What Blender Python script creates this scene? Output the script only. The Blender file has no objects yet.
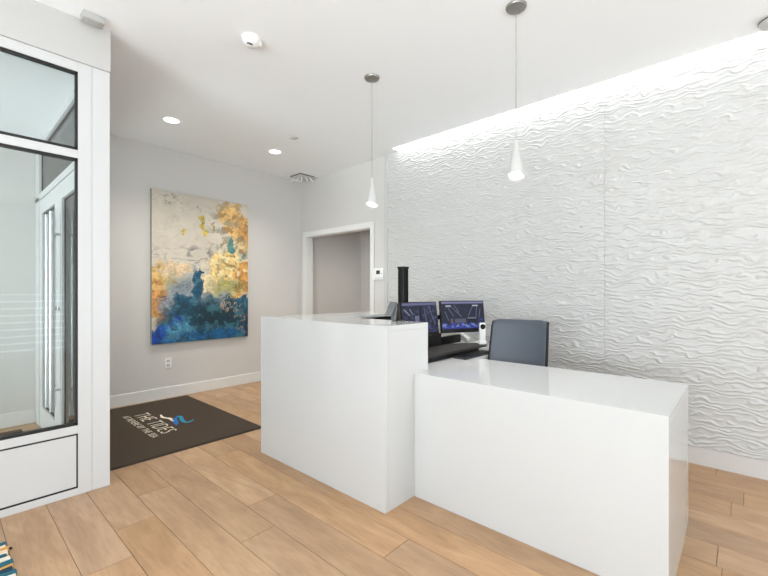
import bpy, bmesh, math, random
import numpy as np
from mathutils import Vector, Matrix
random.seed(7)
S = bpy.context.scene
COL = S.collection

# ------------------------------------------------------------------ camera, world, light, exposure
F_PX, ANG, Y0, CAM_H = 400.7, math.radians(41.98), 291.8, 1.25
cam_d = bpy.data.cameras.new('camera')
cam = bpy.data.objects.new('camera', cam_d); COL.objects.link(cam)
cam.location = (0, 0, CAM_H)
cam.rotation_euler = (math.pi/2, 0, ANG - math.pi/2)
cam_d.sensor_width = 36.0
cam_d.lens = F_PX/768*36
cam_d.shift_y = (Y0-288)/768
cam_d.clip_start = 0.05
S.camera = cam
S.view_settings.view_transform = 'Standard'
S.view_settings.look = 'None'
S.view_settings.gamma = 1
S.view_settings.exposure = 0.49

W = bpy.data.worlds.new('daylight_world'); S.world = W; W.use_nodes = True
W.node_tree.nodes['Background'].inputs[0].default_value = (0.86, 0.92, 1.0, 1)
W.node_tree.nodes['Background'].inputs[1].default_value = 2.2

def area(name, loc, rot, sx, sy, power, col=(1, 1, 1)):
    d = bpy.data.lights.new(name, 'AREA'); d.shape = 'RECTANGLE'; d.size = sx; d.size_y = sy
    d.energy = power; d.color = col
    o = bpy.data.objects.new(name, d); COL.objects.link(o); o.location = loc; o.rotation_euler = rot
    return o
R90 = math.pi/2
# daylight lamps just outside the panes; both front windows are added fill
TILT = math.radians(70)
area('daylight_left_window', (-3.62, -0.7, 1.15), (0, -R90-TILT, 0), 2.4, 5.6, 395, (0.94, 0.97, 1.0))
area('added_front_window_light', (-1.1, -4.5, 1.2), (R90+TILT+math.radians(6), 0, 0), 3.2, 2.0, 105, (0.94, 0.97, 1.0))  # added fill on the surfaces that face the front wall
area('added_corner_window_fill', (2.75, -4.45, 1.2), (R90+math.radians(25), 0, 0), 1.4, 1.9, 42, (0.94, 0.97, 1.0))  # added neutral fill for the end panel of the low desk
area('daylight_vestibule_window', (-2.1, 4.05, 1.1), (0, -R90-math.radians(15), 0), 2.3, 1.7, 72, (0.95, 0.985, 1.0))

# ------------------------------------------------------------------ helpers
def lin(r, g, b):
    f = lambda c: (c/255/12.92) if c/255 <= 0.04045 else ((c/255+0.055)/1.055)**2.4
    return (f(r), f(g), f(b), 1)

def floor_pt(px, py, z=0.0):
    d = F_PX*(CAM_H-z)/(py-Y0); r = (px-384)/F_PX*d
    c, s = math.cos(ANG), math.sin(ANG)
    return Vector((d*c+r*s, d*s-r*c, z))

def mat(name, col, rough=0.5, metal=0.0, var=0.03, scale=30, bump=0.0, coat=0.0, spec=0.5):
    m = bpy.data.materials.new(name); m.use_nodes = True
    nt = m.node_tree; b = nt.nodes['Principled BSDF']
    tc = nt.nodes.new('ShaderNodeTexCoord'); nz = nt.nodes.new('ShaderNodeTexNoise')
    nz.inputs['Scale'].default_value = scale; nz.inputs['Detail'].default_value = 4
    nt.links.new(tc.outputs['Object'], nz.inputs['Vector'])
    mx = nt.nodes.new('ShaderNodeMix'); mx.data_type = 'RGBA'
    mx.inputs['A'].default_value = tuple(max(0, c*(1-var)) for c in col[:3])+(1,)
    mx.inputs['B'].default_value = tuple(min(1, c*(1+var)) for c in col[:3])+(1,)
    nt.links.new(nz.outputs['Fac'], mx.inputs['Factor'])
    nt.links.new(mx.outputs['Result'], b.inputs['Base Color'])
    b.inputs['Roughness'].default_value = rough; b.inputs['Metallic'].default_value = metal
    b.inputs['Coat Weight'].default_value = coat; b.inputs['Coat Roughness'].default_value = 0.05
    b.inputs['Specular IOR Level'].default_value = spec
    if bump:
        bp = nt.nodes.new('ShaderNodeBump'); bp.inputs['Strength'].default_value = bump
        bp.inputs['Distance'].default_value = 0.002
        nt.links.new(nz.outputs['Fac'], bp.inputs['Height']); nt.links.new(bp.outputs['Normal'], b.inputs['Normal'])
    return m

def emit(name, col, strength):
    m = bpy.data.materials.new(name); m.use_nodes = True; nt = m.node_tree
    b = nt.nodes['Principled BSDF']; b.inputs['Base Color'].default_value = (0.9, 0.9, 0.9, 1)
    b.inputs['Emission Color'].default_value = col; b.inputs['Emission Strength'].default_value = strength
    return m

def glass(name, tint, refl=1.0):
    m = bpy.data.materials.new(name); m.use_nodes = True; nt = m.node_tree
    nt.nodes.clear()
    out = nt.nodes.new('ShaderNodeOutputMaterial'); t = nt.nodes.new('ShaderNodeBsdfTransparent')
    g = nt.nodes.new('ShaderNodeBsdfGlossy'); g.inputs['Roughness'].default_value = 0.0
    fr = nt.nodes.new('ShaderNodeFresnel'); fr.inputs['IOR'].default_value = 1.5
    mul = nt.nodes.new('ShaderNodeMath'); mul.operation = 'MULTIPLY'; mul.inputs[1].default_value = refl
    t.inputs['Color'].default_value = tint
    mx = nt.nodes.new('ShaderNodeMixShader')
    nt.links.new(fr.outputs[0], mul.inputs[0]); nt.links.new(mul.outputs[0], mx.inputs[0])
    nt.links.new(t.outputs[0], mx.inputs[1]); nt.links.new(g.outputs[0], mx.inputs[2])
    nt.links.new(mx.outputs[0], out.inputs[0])
    return m

def vcol_mat(name, layer, rough=0.5, emission=0.0, bump=0.0):
    m = bpy.data.materials.new(name); m.use_nodes = True; nt = m.node_tree; b = nt.nodes['Principled BSDF']
    at = nt.nodes.new('ShaderNodeAttribute'); at.attribute_name = layer
    tc = nt.nodes.new('ShaderNodeTexCoord'); nz = nt.nodes.new('ShaderNodeTexNoise')
    nz.inputs['Scale'].default_value = 60; nz.inputs['Detail'].default_value = 5
    nt.links.new(tc.outputs['Object'], nz.inputs['Vector'])
    b.inputs['Roughness'].default_value = rough
    if emission:
        b.inputs['Base Color'].default_value = (0.01, 0.01, 0.012, 1)
        nt.links.new(at.outputs['Color'], b.inputs['Emission Color']); b.inputs['Emission Strength'].default_value = emission
    else:
        nt.links.new(at.outputs['Color'], b.inputs['Base Color'])
    if bump:
        bp = nt.nodes.new('ShaderNodeBump'); bp.inputs['Strength'].default_value = bump; bp.inputs['Distance'].default_value = 0.003
        nt.links.new(nz.outputs['Fac'], bp.inputs['Height']); nt.links.new(bp.outputs['Normal'], b.inputs['Normal'])
    return m

class MB:
    """collects shapes; build() links them as one mesh object"""
    def __init__(s): s.bm = bmesh.new()
    def box(s, x0, x1, y0, y1, z0, z1, bev=0.0, M=None, seg=2):
        b = bmesh.new(); bmesh.ops.create_cube(b, size=1)
        bmesh.ops.scale(b, vec=(x1-x0, y1-y0, z1-z0), verts=b.verts)
        bmesh.ops.translate(b, vec=((x0+x1)/2, (y0+y1)/2, (z0+z1)/2), verts=b.verts)
        if bev: bmesh.ops.bevel(b, geom=b.edges[:], offset=bev, segments=seg, affect='EDGES', profile=0.5)
        return s.merge(b, M)
    def merge(s, b, M=None):
        if M is not None: bmesh.ops.transform(b, matrix=M, verts=b.verts)
        me = bpy.data.meshes.new('tmp'); b.to_mesh(me); b.free(); s.bm.from_mesh(me); bpy.data.meshes.remove(me)
        return s
    def lathe(s, prof, c=(0, 0, 0), n=32, M=None, close=True):
        b = bmesh.new(); rings = []
        for r, z in prof:
            if r < 1e-6: rings.append([b.verts.new((c[0], c[1], c[2]+z))])
            else: rings.append([b.verts.new((c[0]+r*math.cos(2*math.pi*k/n), c[1]+r*math.sin(2*math.pi*k/n), c[2]+z)) for k in range(n)])
        for A, B in zip(rings, rings[1:]):
            for k in range(n):
                k2 = (k+1) % n
                if len(A) == 1 and len(B) == 1: continue
                if len(A) == 1: b.faces.new((A[0], B[k2], B[k]))
                elif len(B) == 1: b.faces.new((A[k], A[k2], B[0]))
                else: b.faces.new((A[k], A[k2], B[k2], B[k]))
        bmesh.ops.recalc_face_normals(b, faces=b.faces)
        return s.merge(b, M)
    def tube(s, pts, r, n=10, M=None):
        pts = [Vector(p) for p in pts]; b = bmesh.new(); rings = []
        rr = r if isinstance(r, (list, tuple)) else [r]*len(pts)
        for i, p in enumerate(pts):
            t = (pts[min(i+1, len(pts)-1)]-pts[max(i-1, 0)]).normalized()
            up = Vector((0, 0, 1)) if abs(t.z) < 0.9 else Vector((1, 0, 0))
            u = t.cross(up).normalized(); v = t.cross(u).normalized()
            rings.append([b.verts.new(p+rr[i]*(math.cos(2*math.pi*k/n)*u+math.sin(2*math.pi*k/n)*v)) for k in range(n)])
        for A, B in zip(rings, rings[1:]):
            for k in range(n): b.faces.new((A[k], A[(k+1) % n], B[(k+1) % n], B[k]))
        b.faces.new(rings[0]); b.faces.new(rings[-1])
        bmesh.ops.recalc_face_normals(b, faces=b.faces)
        return s.merge(b, M)
    def prism(s, pts, h, M=None):
        """polygon in xy extruded from z=0 to h"""
        b = bmesh.new(); vs = [b.verts.new((p[0], p[1], 0)) for p in pts]; f = b.faces.new(vs)
        e = bmesh.ops.extrude_face_region(b, geom=[f])
        bmesh.ops.translate(b, vec=(0, 0, h), verts=[v for v in e['geom'] if isinstance(v, bmesh.types.BMVert)])
        bmesh.ops.recalc_face_normals(b, faces=b.faces)
        return s.merge(b, M)
    def build(s, name, m, parent=None, smooth=False, off=None):
        if off is not None: bmesh.ops.translate(s.bm, vec=-Vector(off), verts=s.bm.verts)
        me = bpy.data.meshes.new(name); s.bm.to_mesh(me); s.bm.free()
        me.materials.append(m)
        if smooth:
            me.polygons.foreach_set('use_smooth', [True]*len(me.polygons))
            try: me.set_sharp_from_angle(angle=math.radians(40))
            except Exception: pass
        o = bpy.data.objects.new(name, me); COL.objects.link(o)
        if parent: o.parent = parent
        return o

def tag(o, label, cat, group=None):
    o['label'] = label; o['category'] = cat
    if group: o['group'] = group
    return o
def thing(name, label, cat, loc=(0, 0, 0), rz=0, group=None):
    o = bpy.data.objects.new(name, None); COL.objects.link(o); o.empty_display_size = 0.05
    o.location = loc; o.rotation_euler = (0, 0, rz)
    return tag(o, label, cat, group)
def struct(name, mb, m, parent=None, label=None, smooth=False):
    o = mb.build(name, m, parent, smooth); o['kind'] = 'structure'
    if label: o['label'] = label; 
    return o
def dup(root, loc, label):
    r = root.copy(); COL.objects.link(r); r.location = loc; r['label'] = label
    for ch in list(root.children):
        c = ch.copy(); COL.objects.link(c); c.parent = r
        for g in list(ch.children):
            d = g.copy(); COL.objects.link(d); d.parent = c
    return r

# gradient noise in numpy
_rng = np.random.RandomState(3)
_P = _rng.permutation(512).astype(np.int64); _G = _rng.rand(512)*2*np.pi
def gnoise(x, y):
    xi = np.floor(x).astype(np.int64); yi = np.floor(y).astype(np.int64); xf = x-xi; yf = y-yi
    u = xf**3*(xf*(xf*6-15)+10); v = yf**3*(yf*(yf*6-15)+10)
    def g(ix, iy, dx, dy):
        a = _G[_P[(_P[ix % 512]+iy) % 512]]
        return np.cos(a)*dx+np.sin(a)*dy
    n00 = g(xi, yi, xf, yf); n10 = g(xi+1, yi, xf-1, yf); n01 = g(xi, yi+1, xf, yf-1); n11 = g(xi+1, yi+1, xf-1, yf-1)
    return ((n00*(1-u)+n10*u)*(1-v)+(n01*(1-u)+n11*u)*v)*1.5
def fbm(x, y, o=4):
    t = 0; a = 1.0
    for k in range(o): t = t+a*gnoise(x*2**k+17*k, y*2**k+31*k); a *= .5
    return t
def sm(a, b, x):
    t = np.clip((x-a)/(b-a), 0, 1); return t*t*(3-2*t)

def grid_mesh(name, P, nu, nv, m, parent=None, smooth=True, cols=None, layer='col'):
    """P: (nv*nu,3) points row by row"""
    me = bpy.data.meshes.new(name)
    i = np.arange((nv-1)*(nu-1)); r = i//(nu-1); c = i % (nu-1); a = r*nu+c
    quads = np.stack([a, a+1, a+nu+1, a+nu], 1)
    me.vertices.add(len(P)); me.vertices.foreach_set('co', P.astype(np.float32).ravel())
    me.loops.add(quads.size); me.loops.foreach_set('vertex_index', quads.ravel().astype(np.int32))
    me.polygons.add(len(quads)); me.polygons.foreach_set('loop_start', (np.arange(len(quads))*4).astype(np.int32))
    me.polygons.foreach_set('use_smooth', np.full(len(quads), smooth))
    me.update(calc_edges=True); me.validate()
    if cols is not None:
        ca = me.color_attributes.new(layer, 'FLOAT_COLOR', 'POINT'); ca.data.foreach_set('color', cols.astype(np.float32).ravel())
    me.materials.append(m)
    o = bpy.data.objects.new(name, me); COL.objects.link(o)
    if parent: o.parent = parent
    return o

# ------------------------------------------------------------------ materials
M_wall = mat('wall_paint', lin(209, 207, 204), 0.55, var=.01, scale=90, bump=.05)
M_ceil = mat('ceiling_paint', lin(247, 250, 252), 0.6, var=.01, scale=90, bump=.04)
M_trim = mat('trim_paint', lin(226, 226, 224), 0.35, var=.01)
M_alum = mat('white_aluminium', lin(204, 205, 205), 0.35, var=.01)
M_gask = mat('black_gasket', lin(18, 18, 18), 0.5)
M_panel = mat('wave_panel_paint', lin(198, 198, 196), 0.34, var=.01)
M_quartz = mat('white_quartz', lin(197, 198, 197), 0.08, var=.012, scale=120)
M_black = mat('black_plastic', lin(12, 12, 13), 0.45, spec=.3)
M_blackm = mat('black_metal', lin(13, 13, 14), 0.45, metal=.2, spec=.3)
M_tray = mat('tray_laminate', lin(46, 42, 39), 0.5, var=.06, scale=200)
M_leather = mat('grey_leather', lin(66, 73, 83), 0.42, var=.06, scale=160, bump=.25)
M_chrome = mat('brushed_steel', lin(205, 207, 208), 0.42, metal=1.0)
M_nickel = mat('satin_nickel', lin(150, 148, 142), 0.4, metal=.7)
M_plast = mat('white_plastic', lin(238, 238, 236), 0.35)
M_gplast = mat('pale_grey_plastic', lin(196, 196, 194), 0.45)
M_dark = mat('dark_slot', lin(48, 48, 48), 0.6)
M_shade = mat('white_opal_glass', lin(190, 190, 187), 0.3)
M_shade.node_tree.nodes['Principled BSDF'].inputs['Subsurface Weight'].default_value = 0.0
M_cord = mat('clear_cord', lin(140, 140, 136), 0.4)
M_bulb = emit('bulb_glow', (1, .98, .95, 1), 2.6)
M_down = emit('downlight_glow', (1, .98, .95, 1), 3.0)
M_led = emit('led_strip', (1, .99, .975, 1), 30.0)
M_glass = glass('storefront_glass', (0.925, 0.95, 0.94, 1), 1.3)
M_dglass = glass('door_glass', (0.95, 0.97, 0.96, 1), 1.0)
M_wglass = glass('window_glass', (0.95, 0.97, 0.97, 1), 1.0)
M_acryl = glass('smoked_acrylic', (0.55, 0.56, 0.58, 1), 2.5)
M_mat = mat('brown_mat_pile', lin(62, 49, 36), 0.95, var=.22, scale=420, bump=.8)
M_matedge = mat('black_rubber', lin(26, 24, 23), 0.7)
M_cream = mat('cream_pile', lin(240, 230, 208), 0.9)
M_blue = mat('blue_pile', lin(30, 105, 180), 0.9)
M_teal = mat('teal_pile', lin(30, 140, 170), 0.9)
M_paper = mat('paper', lin(236, 236, 232), 0.6)
M_phone = mat('phone_grey', lin(170, 174, 168), 0.45, var=.06)
M_key = mat('key_caps', lin(48, 48, 54), 0.5)

# oak planks
M_oak = bpy.data.materials.new('oak_planks'); M_oak.use_nodes = True
nt = M_oak.node_tree; B = nt.nodes['Principled BSDF']
at = nt.nodes.new('ShaderNodeAttribute'); at.attribute_name = 'plank'
tc = nt.nodes.new('ShaderNodeTexCoord')
sep = nt.nodes.new('ShaderNodeSeparateColor'); nt.links.new(at.outputs['Color'], sep.inputs[0])
ofs = nt.nodes.new('ShaderNodeVectorMath'); ofs.operation = 'MULTIPLY_ADD'
nt.links.new(at.outputs['Color'], ofs.inputs[0]); ofs.inputs[1].default_value = (37, 53, 19); nt.links.new(tc.outputs['Object'], ofs.inputs[2])
mp = nt.nodes.new('ShaderNodeMapping'); mp.inputs['Scale'].default_value = (6.5, 1.6, 1); nt.links.new(ofs.outputs[0], mp.inputs[0])
n1 = nt.nodes.new('ShaderNodeTexNoise'); n1.inputs['Scale'].default_value = 1.3; n1.inputs['Detail'].default_value = 6; n1.inputs['Distortion'].default_value = 1.2
nt.links.new(mp.outputs[0], n1.inputs['Vector'])
mp2 = nt.nodes.new('ShaderNodeMapping'); mp2.inputs['Scale'].default_value = (85, 9.0, 1); nt.links.new(ofs.outputs[0], mp2.inputs[0])
n2 = nt.nodes.new('ShaderNodeTexNoise'); n2.inputs['Scale'].default_value = 1.0; n2.inputs['Detail'].default_value = 5
nt.links.new(mp2.outputs[0], n2.inputs['Vector'])
cr = nt.nodes.new('ShaderNodeValToRGB'); nt.links.new(n1.outputs['Fac'], cr.inputs[0])
cr.color_ramp.elements[0].position = .30; cr.color_ramp.elements[0].color = lin(164, 127, 90)
cr.color_ramp.elements[1].position = .72; cr.color_ramp.elements[1].color = lin(189, 152, 112)
mg = nt.nodes.new('ShaderNodeMix'); mg.data_type = 'RGBA'; mg.blend_type = 'MULTIPLY'; mg.inputs['Factor'].default_value = .35
gr = nt.nodes.new('ShaderNodeValToRGB'); gr.color_ramp.elements[0].position = .3; gr.color_ramp.elements[0].color = (.62, .58, .54, 1)
gr.color_ramp.elements[1].position = .62; gr.color_ramp.elements[1].color = (1, 1, 1, 1)
nt.links.new(n2.outputs['Fac'], gr.inputs[0])
nt.links.new(cr.outputs[0], mg.inputs['A']); nt.links.new(gr.outputs[0], mg.inputs['B'])
hs = nt.nodes.new('ShaderNodeHueSaturation'); nt.links.new(mg.outputs['Result'], hs.inputs['Color'])
vr = nt.nodes.new('ShaderNodeMapRange'); vr.inputs['To Min'].default_value = .88; vr.inputs['To Max'].default_value = 1.10
nt.links.new(sep.outputs[0], vr.inputs[0]); nt.links.new(vr.outputs[0], hs.inputs['Value'])
vs = nt.nodes.new('ShaderNodeMapRange'); vs.inputs['To Min'].default_value = .86; vs.inputs['To Max'].default_value = 1.0
nt.links.new(sep.outputs[1], vs.inputs[0]); nt.links.new(vs.outputs[0], hs.inputs['Saturation'])
nt.links.new(hs.outputs[0], B.inputs['Base Color']); B.inputs['Roughness'].default_value = .42
bp = nt.nodes.new('ShaderNodeBump'); bp.inputs['Strength'].default_value = .12; bp.inputs['Distance'].default_value = .001
nt.links.new(n2.outputs['Fac'], bp.inputs['Height']); nt.links.new(bp.outputs[0], B.inputs['Normal'])
M_gap = mat('plank_gap', lin(92, 66, 44), .8)

# ------------------------------------------------------------------ room shell
CEIL, YB, XR = 2.93, 5.055, 3.70
XL, YF = -3.2, -4.1      # wall left of / behind the viewpoint
# floor: planks along Y
fl = bmesh.new(); lay = fl.loops.layers.float_color.new('plank')
PW, PX0 = .195, .421
known = {-1: 2.0}
for px, py in ((112, 565), (136, 523), (155, 490.5), (259.5, 533.5), (263, 500), (397.5, 547.5), (731, 510), (722, 571)):
    p = floor_pt(px, py); known.setdefault(math.floor((p.x-PX0)/PW), p.y)
for i in range(-19, 31):
    xa = PX0+i*PW
    L = random.uniform(1.35, 1.75); y = known.get(i, random.uniform(0, 1.6))
    while y > YF: y -= L
    while y < YB+1.3:
        if xa < 3.75 or y > 2.5:
            rnd = (random.random(), random.random(), random.random(), 1)
            g = .0013
            b = [(xa+g, y+g), (xa+PW-g, y+g), (xa+PW-g, y+L-g), (xa+g, y+L-g)]
            vt = [fl.verts.new((p[0], min(p[1], YB+1.3), 0)) for p in b]
            vb = [fl.verts.new((p[0], min(p[1], YB+1.3), -.004)) for p in b]
            fs = [fl.faces.new(vt)]+[fl.faces.new((vt[k], vb[k], vb[(k+1) % 4], vt[(k+1) % 4])) for k in range(4)]
            for f in fs:
                for lp in f.loops: lp[lay] = rnd
        y += L
vv = [fl.verts.new(p) for p in ((XL-.2, YF-.2, -.0035), (5.3, YF-.2, -.0035), (5.3, YB+1.4, -.0035), (XL-.2, YB+1.4, -.0035))]
fgap = fl.faces.new(vv); fgap.material_index = 1
bmesh.ops.recalc_face_normals(fl, faces=fl.faces)
me = bpy.data.meshes.new('floor'); fl.to_mesh(me); fl.free(); me.materials.append(M_oak); me.materials.append(M_gap)
o = bpy.data.objects.new('floor', me); COL.objects.link(o); o['kind'] = 'structure'; o['label'] = 'pale oak plank floor'

# ceiling with a slot for the cove light along the wave wall
CX0, CX1, CYE = 3.55, 3.66, 3.067
m = MB()
m.box(XL-.1, CX0, YF-.1, YB+.1, CEIL, 3.3)
m.box(CX0, 3.9, CYE, YB+.1, CEIL, 3.3)
m.box(CX0, 3.9, YF-.1, CYE, 3.22, 3.3)
struct('ceiling', m, M_ceil, label='smooth white ceiling with a light slot along the wave wall')
m = MB(); m.box(3.624, 3.638, -3.9, CYE-.02, 3.07, 3.085)
o = m.build('led_strip', M_led); tag(o, 'glowing light strip hidden in the ceiling slot above the wave wall', 'cove light')

m = MB(); m.box(-1.7, 5.1, YB, YB+.12, 0, 3.2)
struct('wall_back', m, M_wall, label='grey wall behind the painting')
# right wall: base behind the panels, pier, wall with the doorway
m = MB()
m.box(XR, XR+.14, YF-.1, 3.284, 0, 3.3)
m.box(3.68, XR+.14, 3.284, 3.47, 0, CEIL+.02)
DX = 3.72
m.box(DX, DX+.12, 3.47, 3.565, 0, CEIL+.02)
m.box(DX, DX+.12, 4.94, YB, 0, CEIL+.02)
m.box(DX, DX+.12, 3.565, 4.94, 2.085, CEIL+.02)
struct('wall_right', m, M_wall, label='grey wall with the doorway')
# hallway beyond the doorway
m = MB()
m.box(5.0, 5.1, 2.4, YB+1.4, 0, 2.7); m.box(DX+.12, 5.0, 2.4, 2.5, 0, 2.7); m.box(DX+.12, 5.0, YB+1.2, YB+1.3, 0, 2.7)
m.box(DX+.02, DX+.12, YB, YB+1.3, 0, 2.7)
struct('wall_hallway', m, M_wall, label='plain grey hallway wall seen through the doorway')
m = MB(); m.box(DX+.12, 5.1, 2.4, YB+1.4, 2.6, 2.7)
struct('ceiling_hallway', m, M_ceil)
# door casing and jamb
m = MB()
m.box(DX-.016, DX, 4.93, 5.0, 0, 2.15, .003); m.box(DX-.016, DX, 3.505, 3.575, 0, 2.15, .003)
m.box(DX-.016, DX, 3.575, 4.93, 2.08, 2.15, .003)
m.box(DX, DX+.12, 4.925, 4.945, 0, 2.08); m.box(DX, DX+.12, 3.56, 3.58, 0, 2.08); m.box(DX, DX+.12, 3.58, 4.925, 2.07, 2.09)
struct('trim_1', m, M_trim, label='white casing around the doorway')
# baseboards
m = MB()
m.box(-1.6, .62, YB-.016, YB, 0, .13, .004); m.box(.76, DX, YB-.016, YB, 0, .13, .004)
struct('baseboard_back', m, M_trim, label='white baseboard under the painting')
m = MB(); m.box(3.672, XR, YF, 3.284, 0, .128, .002)
struct('baseboard_right', m, M_wall, label='smooth white base below the wave panels')

# wave wall panels: real relief
def relief(Y, Z):
    ph = Z/.036+1.0*gnoise(Y*6+9, Z*11+4)+.55*gnoise(Y*14+3, Z*24+6)+.16*gnoise(Y*30+7, Z*46+2)
    crest = (.5+.5*np.sin(2*np.pi*ph))**2.2
    amp = .30+.70*sm(-.45, .55, gnoise(Y*10+31.5, Z*28+8.2))
    fine = np.clip(1-np.abs(gnoise(Y*18+40.3, Z*60+11.7))*2.0, 0, 1)**2
    return .85*crest*amp+.16*fine
def wave_panel(y1, y0, name, du=.0075, dv=.005):
    zt, zb = 3.20, .128
    nu = int((y1-y0)/du); nv = int((zt-zb)/dv)
    ys = np.linspace(y1-.0008, y0+.0008, nu); zs = np.linspace(zb, zt, nv)
    Y, Z = np.meshgrid(ys, zs)
    h = relief(Y, Z)
    e = np.minimum(np.minimum(Y-y0, y1-Y), .012)/.012
    X = 3.669-.0090*h
    edge = (np.abs(Y-ys[0]) < 1e-6) | (np.abs(Y-ys[-1]) < 1e-6) | (np.abs(Z-zs[0]) < 1e-6) | (np.abs(Z-zs[-1]) < 1e-6)
    X = np.where(edge, 3.6695, X)
    P = np.stack([X.ravel(), Y.ravel(), Z.ravel()], 1)
    o = grid_mesh(name, P, nu, nv, M_panel); o['kind'] = 'structure'
    o['label'] = 'white sculpted wall panel with rippling wave relief'
    return o
PY = [3.236, 2.05, .861, -.36, -1.58, -2.8]
for a, b in zip(PY, PY[1:]):
    fine = b > -.5
    wave_panel(a, b, 'wall_right_panel', .005 if fine else .02, .003 if fine else .012)
m = MB(); m.box(3.652, 3.70, 3.236, 3.284, .0, CEIL, .002)
struct('trim_2', m, M_panel, label='flat white edge board at the end of the wave panels')

# left and front walls (out of the frame) with windows; the front ones added for light
m = MB()
m.box(XL-.12, XL, YF, -3.5, 0, 3.0); m.box(XL-.12, XL, 2.1, 3.2, 0, 3.0); m.box(XL-.12, XL, -3.5, 2.1, 0, .12); m.box(XL-.12, XL, -3.5, 2.1, 2.75, 3.0)
struct('wall_left', m, M_wall)
m = MB()
m.box(XL, -2.75, YF-.12, YF, 0, 3.0); m.box(.55, .66, YF-.12, YF, 0, 3.0); m.box(1.75, 2.0, YF-.12, YF, 0, 3.0); m.box(3.5, 3.9, YF-.12, YF, 0, 3.0); m.box(2.0, 3.5, YF-.12, YF, 2.4, 3.0); m.box(2.0, 3.5, YF-.12, YF, 0, .3); m.box(.66, 1.75, YF-.12, YF, 1.20, 3.0); m.box(.66, 1.75, YF-.12, YF, 0, .10); m.box(-2.75, .55, YF-.12, YF, 0, .15); m.box(-2.75, .55, YF-.12, YF, 2.7, 3.0)
struct('wall_front', m, M_wall)
m = MB()
for k in range(9):
    m.box(.662, 1.748, YF-.07, YF-.052, .005+k*.134, .005+k*.134+.106, .004)
struct('trim_3', m, M_trim, label='horizontal white slats in the low front opening')
m = MB()
for y in np.linspace(-3.5, 2.1, 5): m.box(XL-.09, XL-.03, y-.03, y+.03, .12, 2.75)
for z in (.15, 2.1, 2.72): m.box(XL-.09, XL-.03, -3.5, 2.1, z-.03, z+.03)
w = struct('window_2', m, M_alum); m = MB(); m.box(XL-.065, XL-.057, -3.5, 2.1, .12, 2.75); m.build('pane', M_wglass, w)['kind'] = 'structure'
m = MB()
for x in (-2.72, -1.1, .52): m.box(x-.03, x+.03, YF-.09, YF-.03, .15, 2.7)
for z in (.18, 2.67): m.box(-2.75, .55, YF-.09, YF-.03, z-.03, z+.03)
w = struct('added_window_3', m, M_alum); m = MB(); m.box(-2.75, .55, YF-.065, YF-.057, .15, 2.7); m.build('pane', M_wglass, w)['kind'] = 'structure'  # unseen front window, added for its light

m = MB()
for x in (2.03, 2.75, 3.47): m.box(x-.03, x+.03, YF-.09, YF-.03, .3, 2.4)
for z in (.33, 2.37): m.box(2.0, 3.5, YF-.09, YF-.03, z-.03, z+.03)
w = struct('added_window_5', m, M_alum); m = MB(); m.box(2.0, 3.5, YF-.065, YF-.057, .3, 2.4); m.build('pane', M_wglass, w)['kind'] = 'structure'  # unseen corner window, added to let in the end panel fill

# ------------------------------------------------------------------ vestibule
GY = 3.05
m = MB()
m.box(XL, .741, GY-.012, GY+.10, 2.665, CEIL)                   # header over the storefront
m.box(.62, .741, GY+.10, YB, 2.665, CEIL)
m.box(-1.72, -1.6, GY+.1, 3.2, 0, 2.65); m.box(-1.72, -1.6, 4.9, YB, 0, 2.65); m.box(-1.72, -1.6, 3.2, 4.9, 0, .15); m.box(-1.72, -1.6, 3.2, 4.9, 2.45, 2.65)
m.box(XL, -1.6, GY, GY+.1, 0, 2.665)
M_wall_dim = mat('wall_paint_dimmed', lin(192, 191, 189), .55, var=.01, scale=90, bump=.05)  # same wall paint, darkened to tone down the light on the bulkhead
struct('wall_vestibule', m, M_wall_dim, label='white bulkhead wall above the glazed storefront')
m = MB(); m.box(-1.72, .63, GY+.06, YB, 2.63, 2.68)
struct('ceiling_vestibule', m, M_ceil)
m = MB(); m.box(-1.66, -1.655, 3.2, 4.9, .15, 2.45)
w = struct('window_4', m, M_wglass)
m = MB(); m.box(-1.69, -1.63, 3.2, 3.26, .15, 2.45); m.box(-1.69, -1.63, 4.84, 4.9, .15, 2.45); m.box(-1.69, -1.63, 4.02, 4.08, .15, 2.45); m.build('window_frame', M_alum, w)['kind'] = 'structure'

# storefront window facing the room
F0, F1 = GY, GY+.055
m = MB()
for xa, xb in ((.574, .6445), (-.55, -.45), (-1.6, -1.53)): m.box(xa, xb, F0, F1, 0, 2.665, .002)
for xa, xb in ((-.45, .574), (-1.53, -.55)):
    m.box(xa, xb, F0, F1, 0, .042, .002); m.box(xa, xb, F0, F1, .378, .428, .002)
    m.box(xa, xb, F0, F1, 2.072, 2.122, .002); m.box(xa, xb, F0, F1, 2.605, 2.665, .002)
win = struct('window_1', m, M_alum, label='white framed storefront window with a solid panel at its foot')
m = MB(); m.box(.6455, .741, F0-.0005, F1+.05, 0, 2.665, .003)
p = m.build('corner_post', M_alum, win); p['kind'] = 'structure'
m = MB(); g = .016
for xa, xb in ((-.45, .574), (-1.53, -.55)):
    for za, zb, tt in ((.428, 2.072, 0), (2.122, 2.605, 0), (.042, .378, .006)):
        q = g-tt
        m.box(xa, xb, F0+.004, F0+.03, za, za+q*1.1); m.box(xa, xb, F0+.004, F0+.03, zb-q, zb)
        m.box(xa, xa+q*.8, F0+.004, F0+.03, za, zb); m.box(xb-q*.8, xb, F0+.004, F0+.03, za, zb)
m.build('gasket', M_gask, win)['kind'] = 'structure'
for xa, xb in ((-.45, .574), (-1.53, -.55)):
    m = MB(); m.box(xa, xb, F0+.005, F0+.035, .042, .378); m.build('solid_panel', M_alum, win)['kind'] = 'structure'
    for za, zb in ((.428, 2.072), (2.122, 2.605)):
        m = MB(); m.box(xa, xb, F0+.022, F0+.030, za, zb); m.build('pane', M_glass, win)['kind'] = 'structure'

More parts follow.
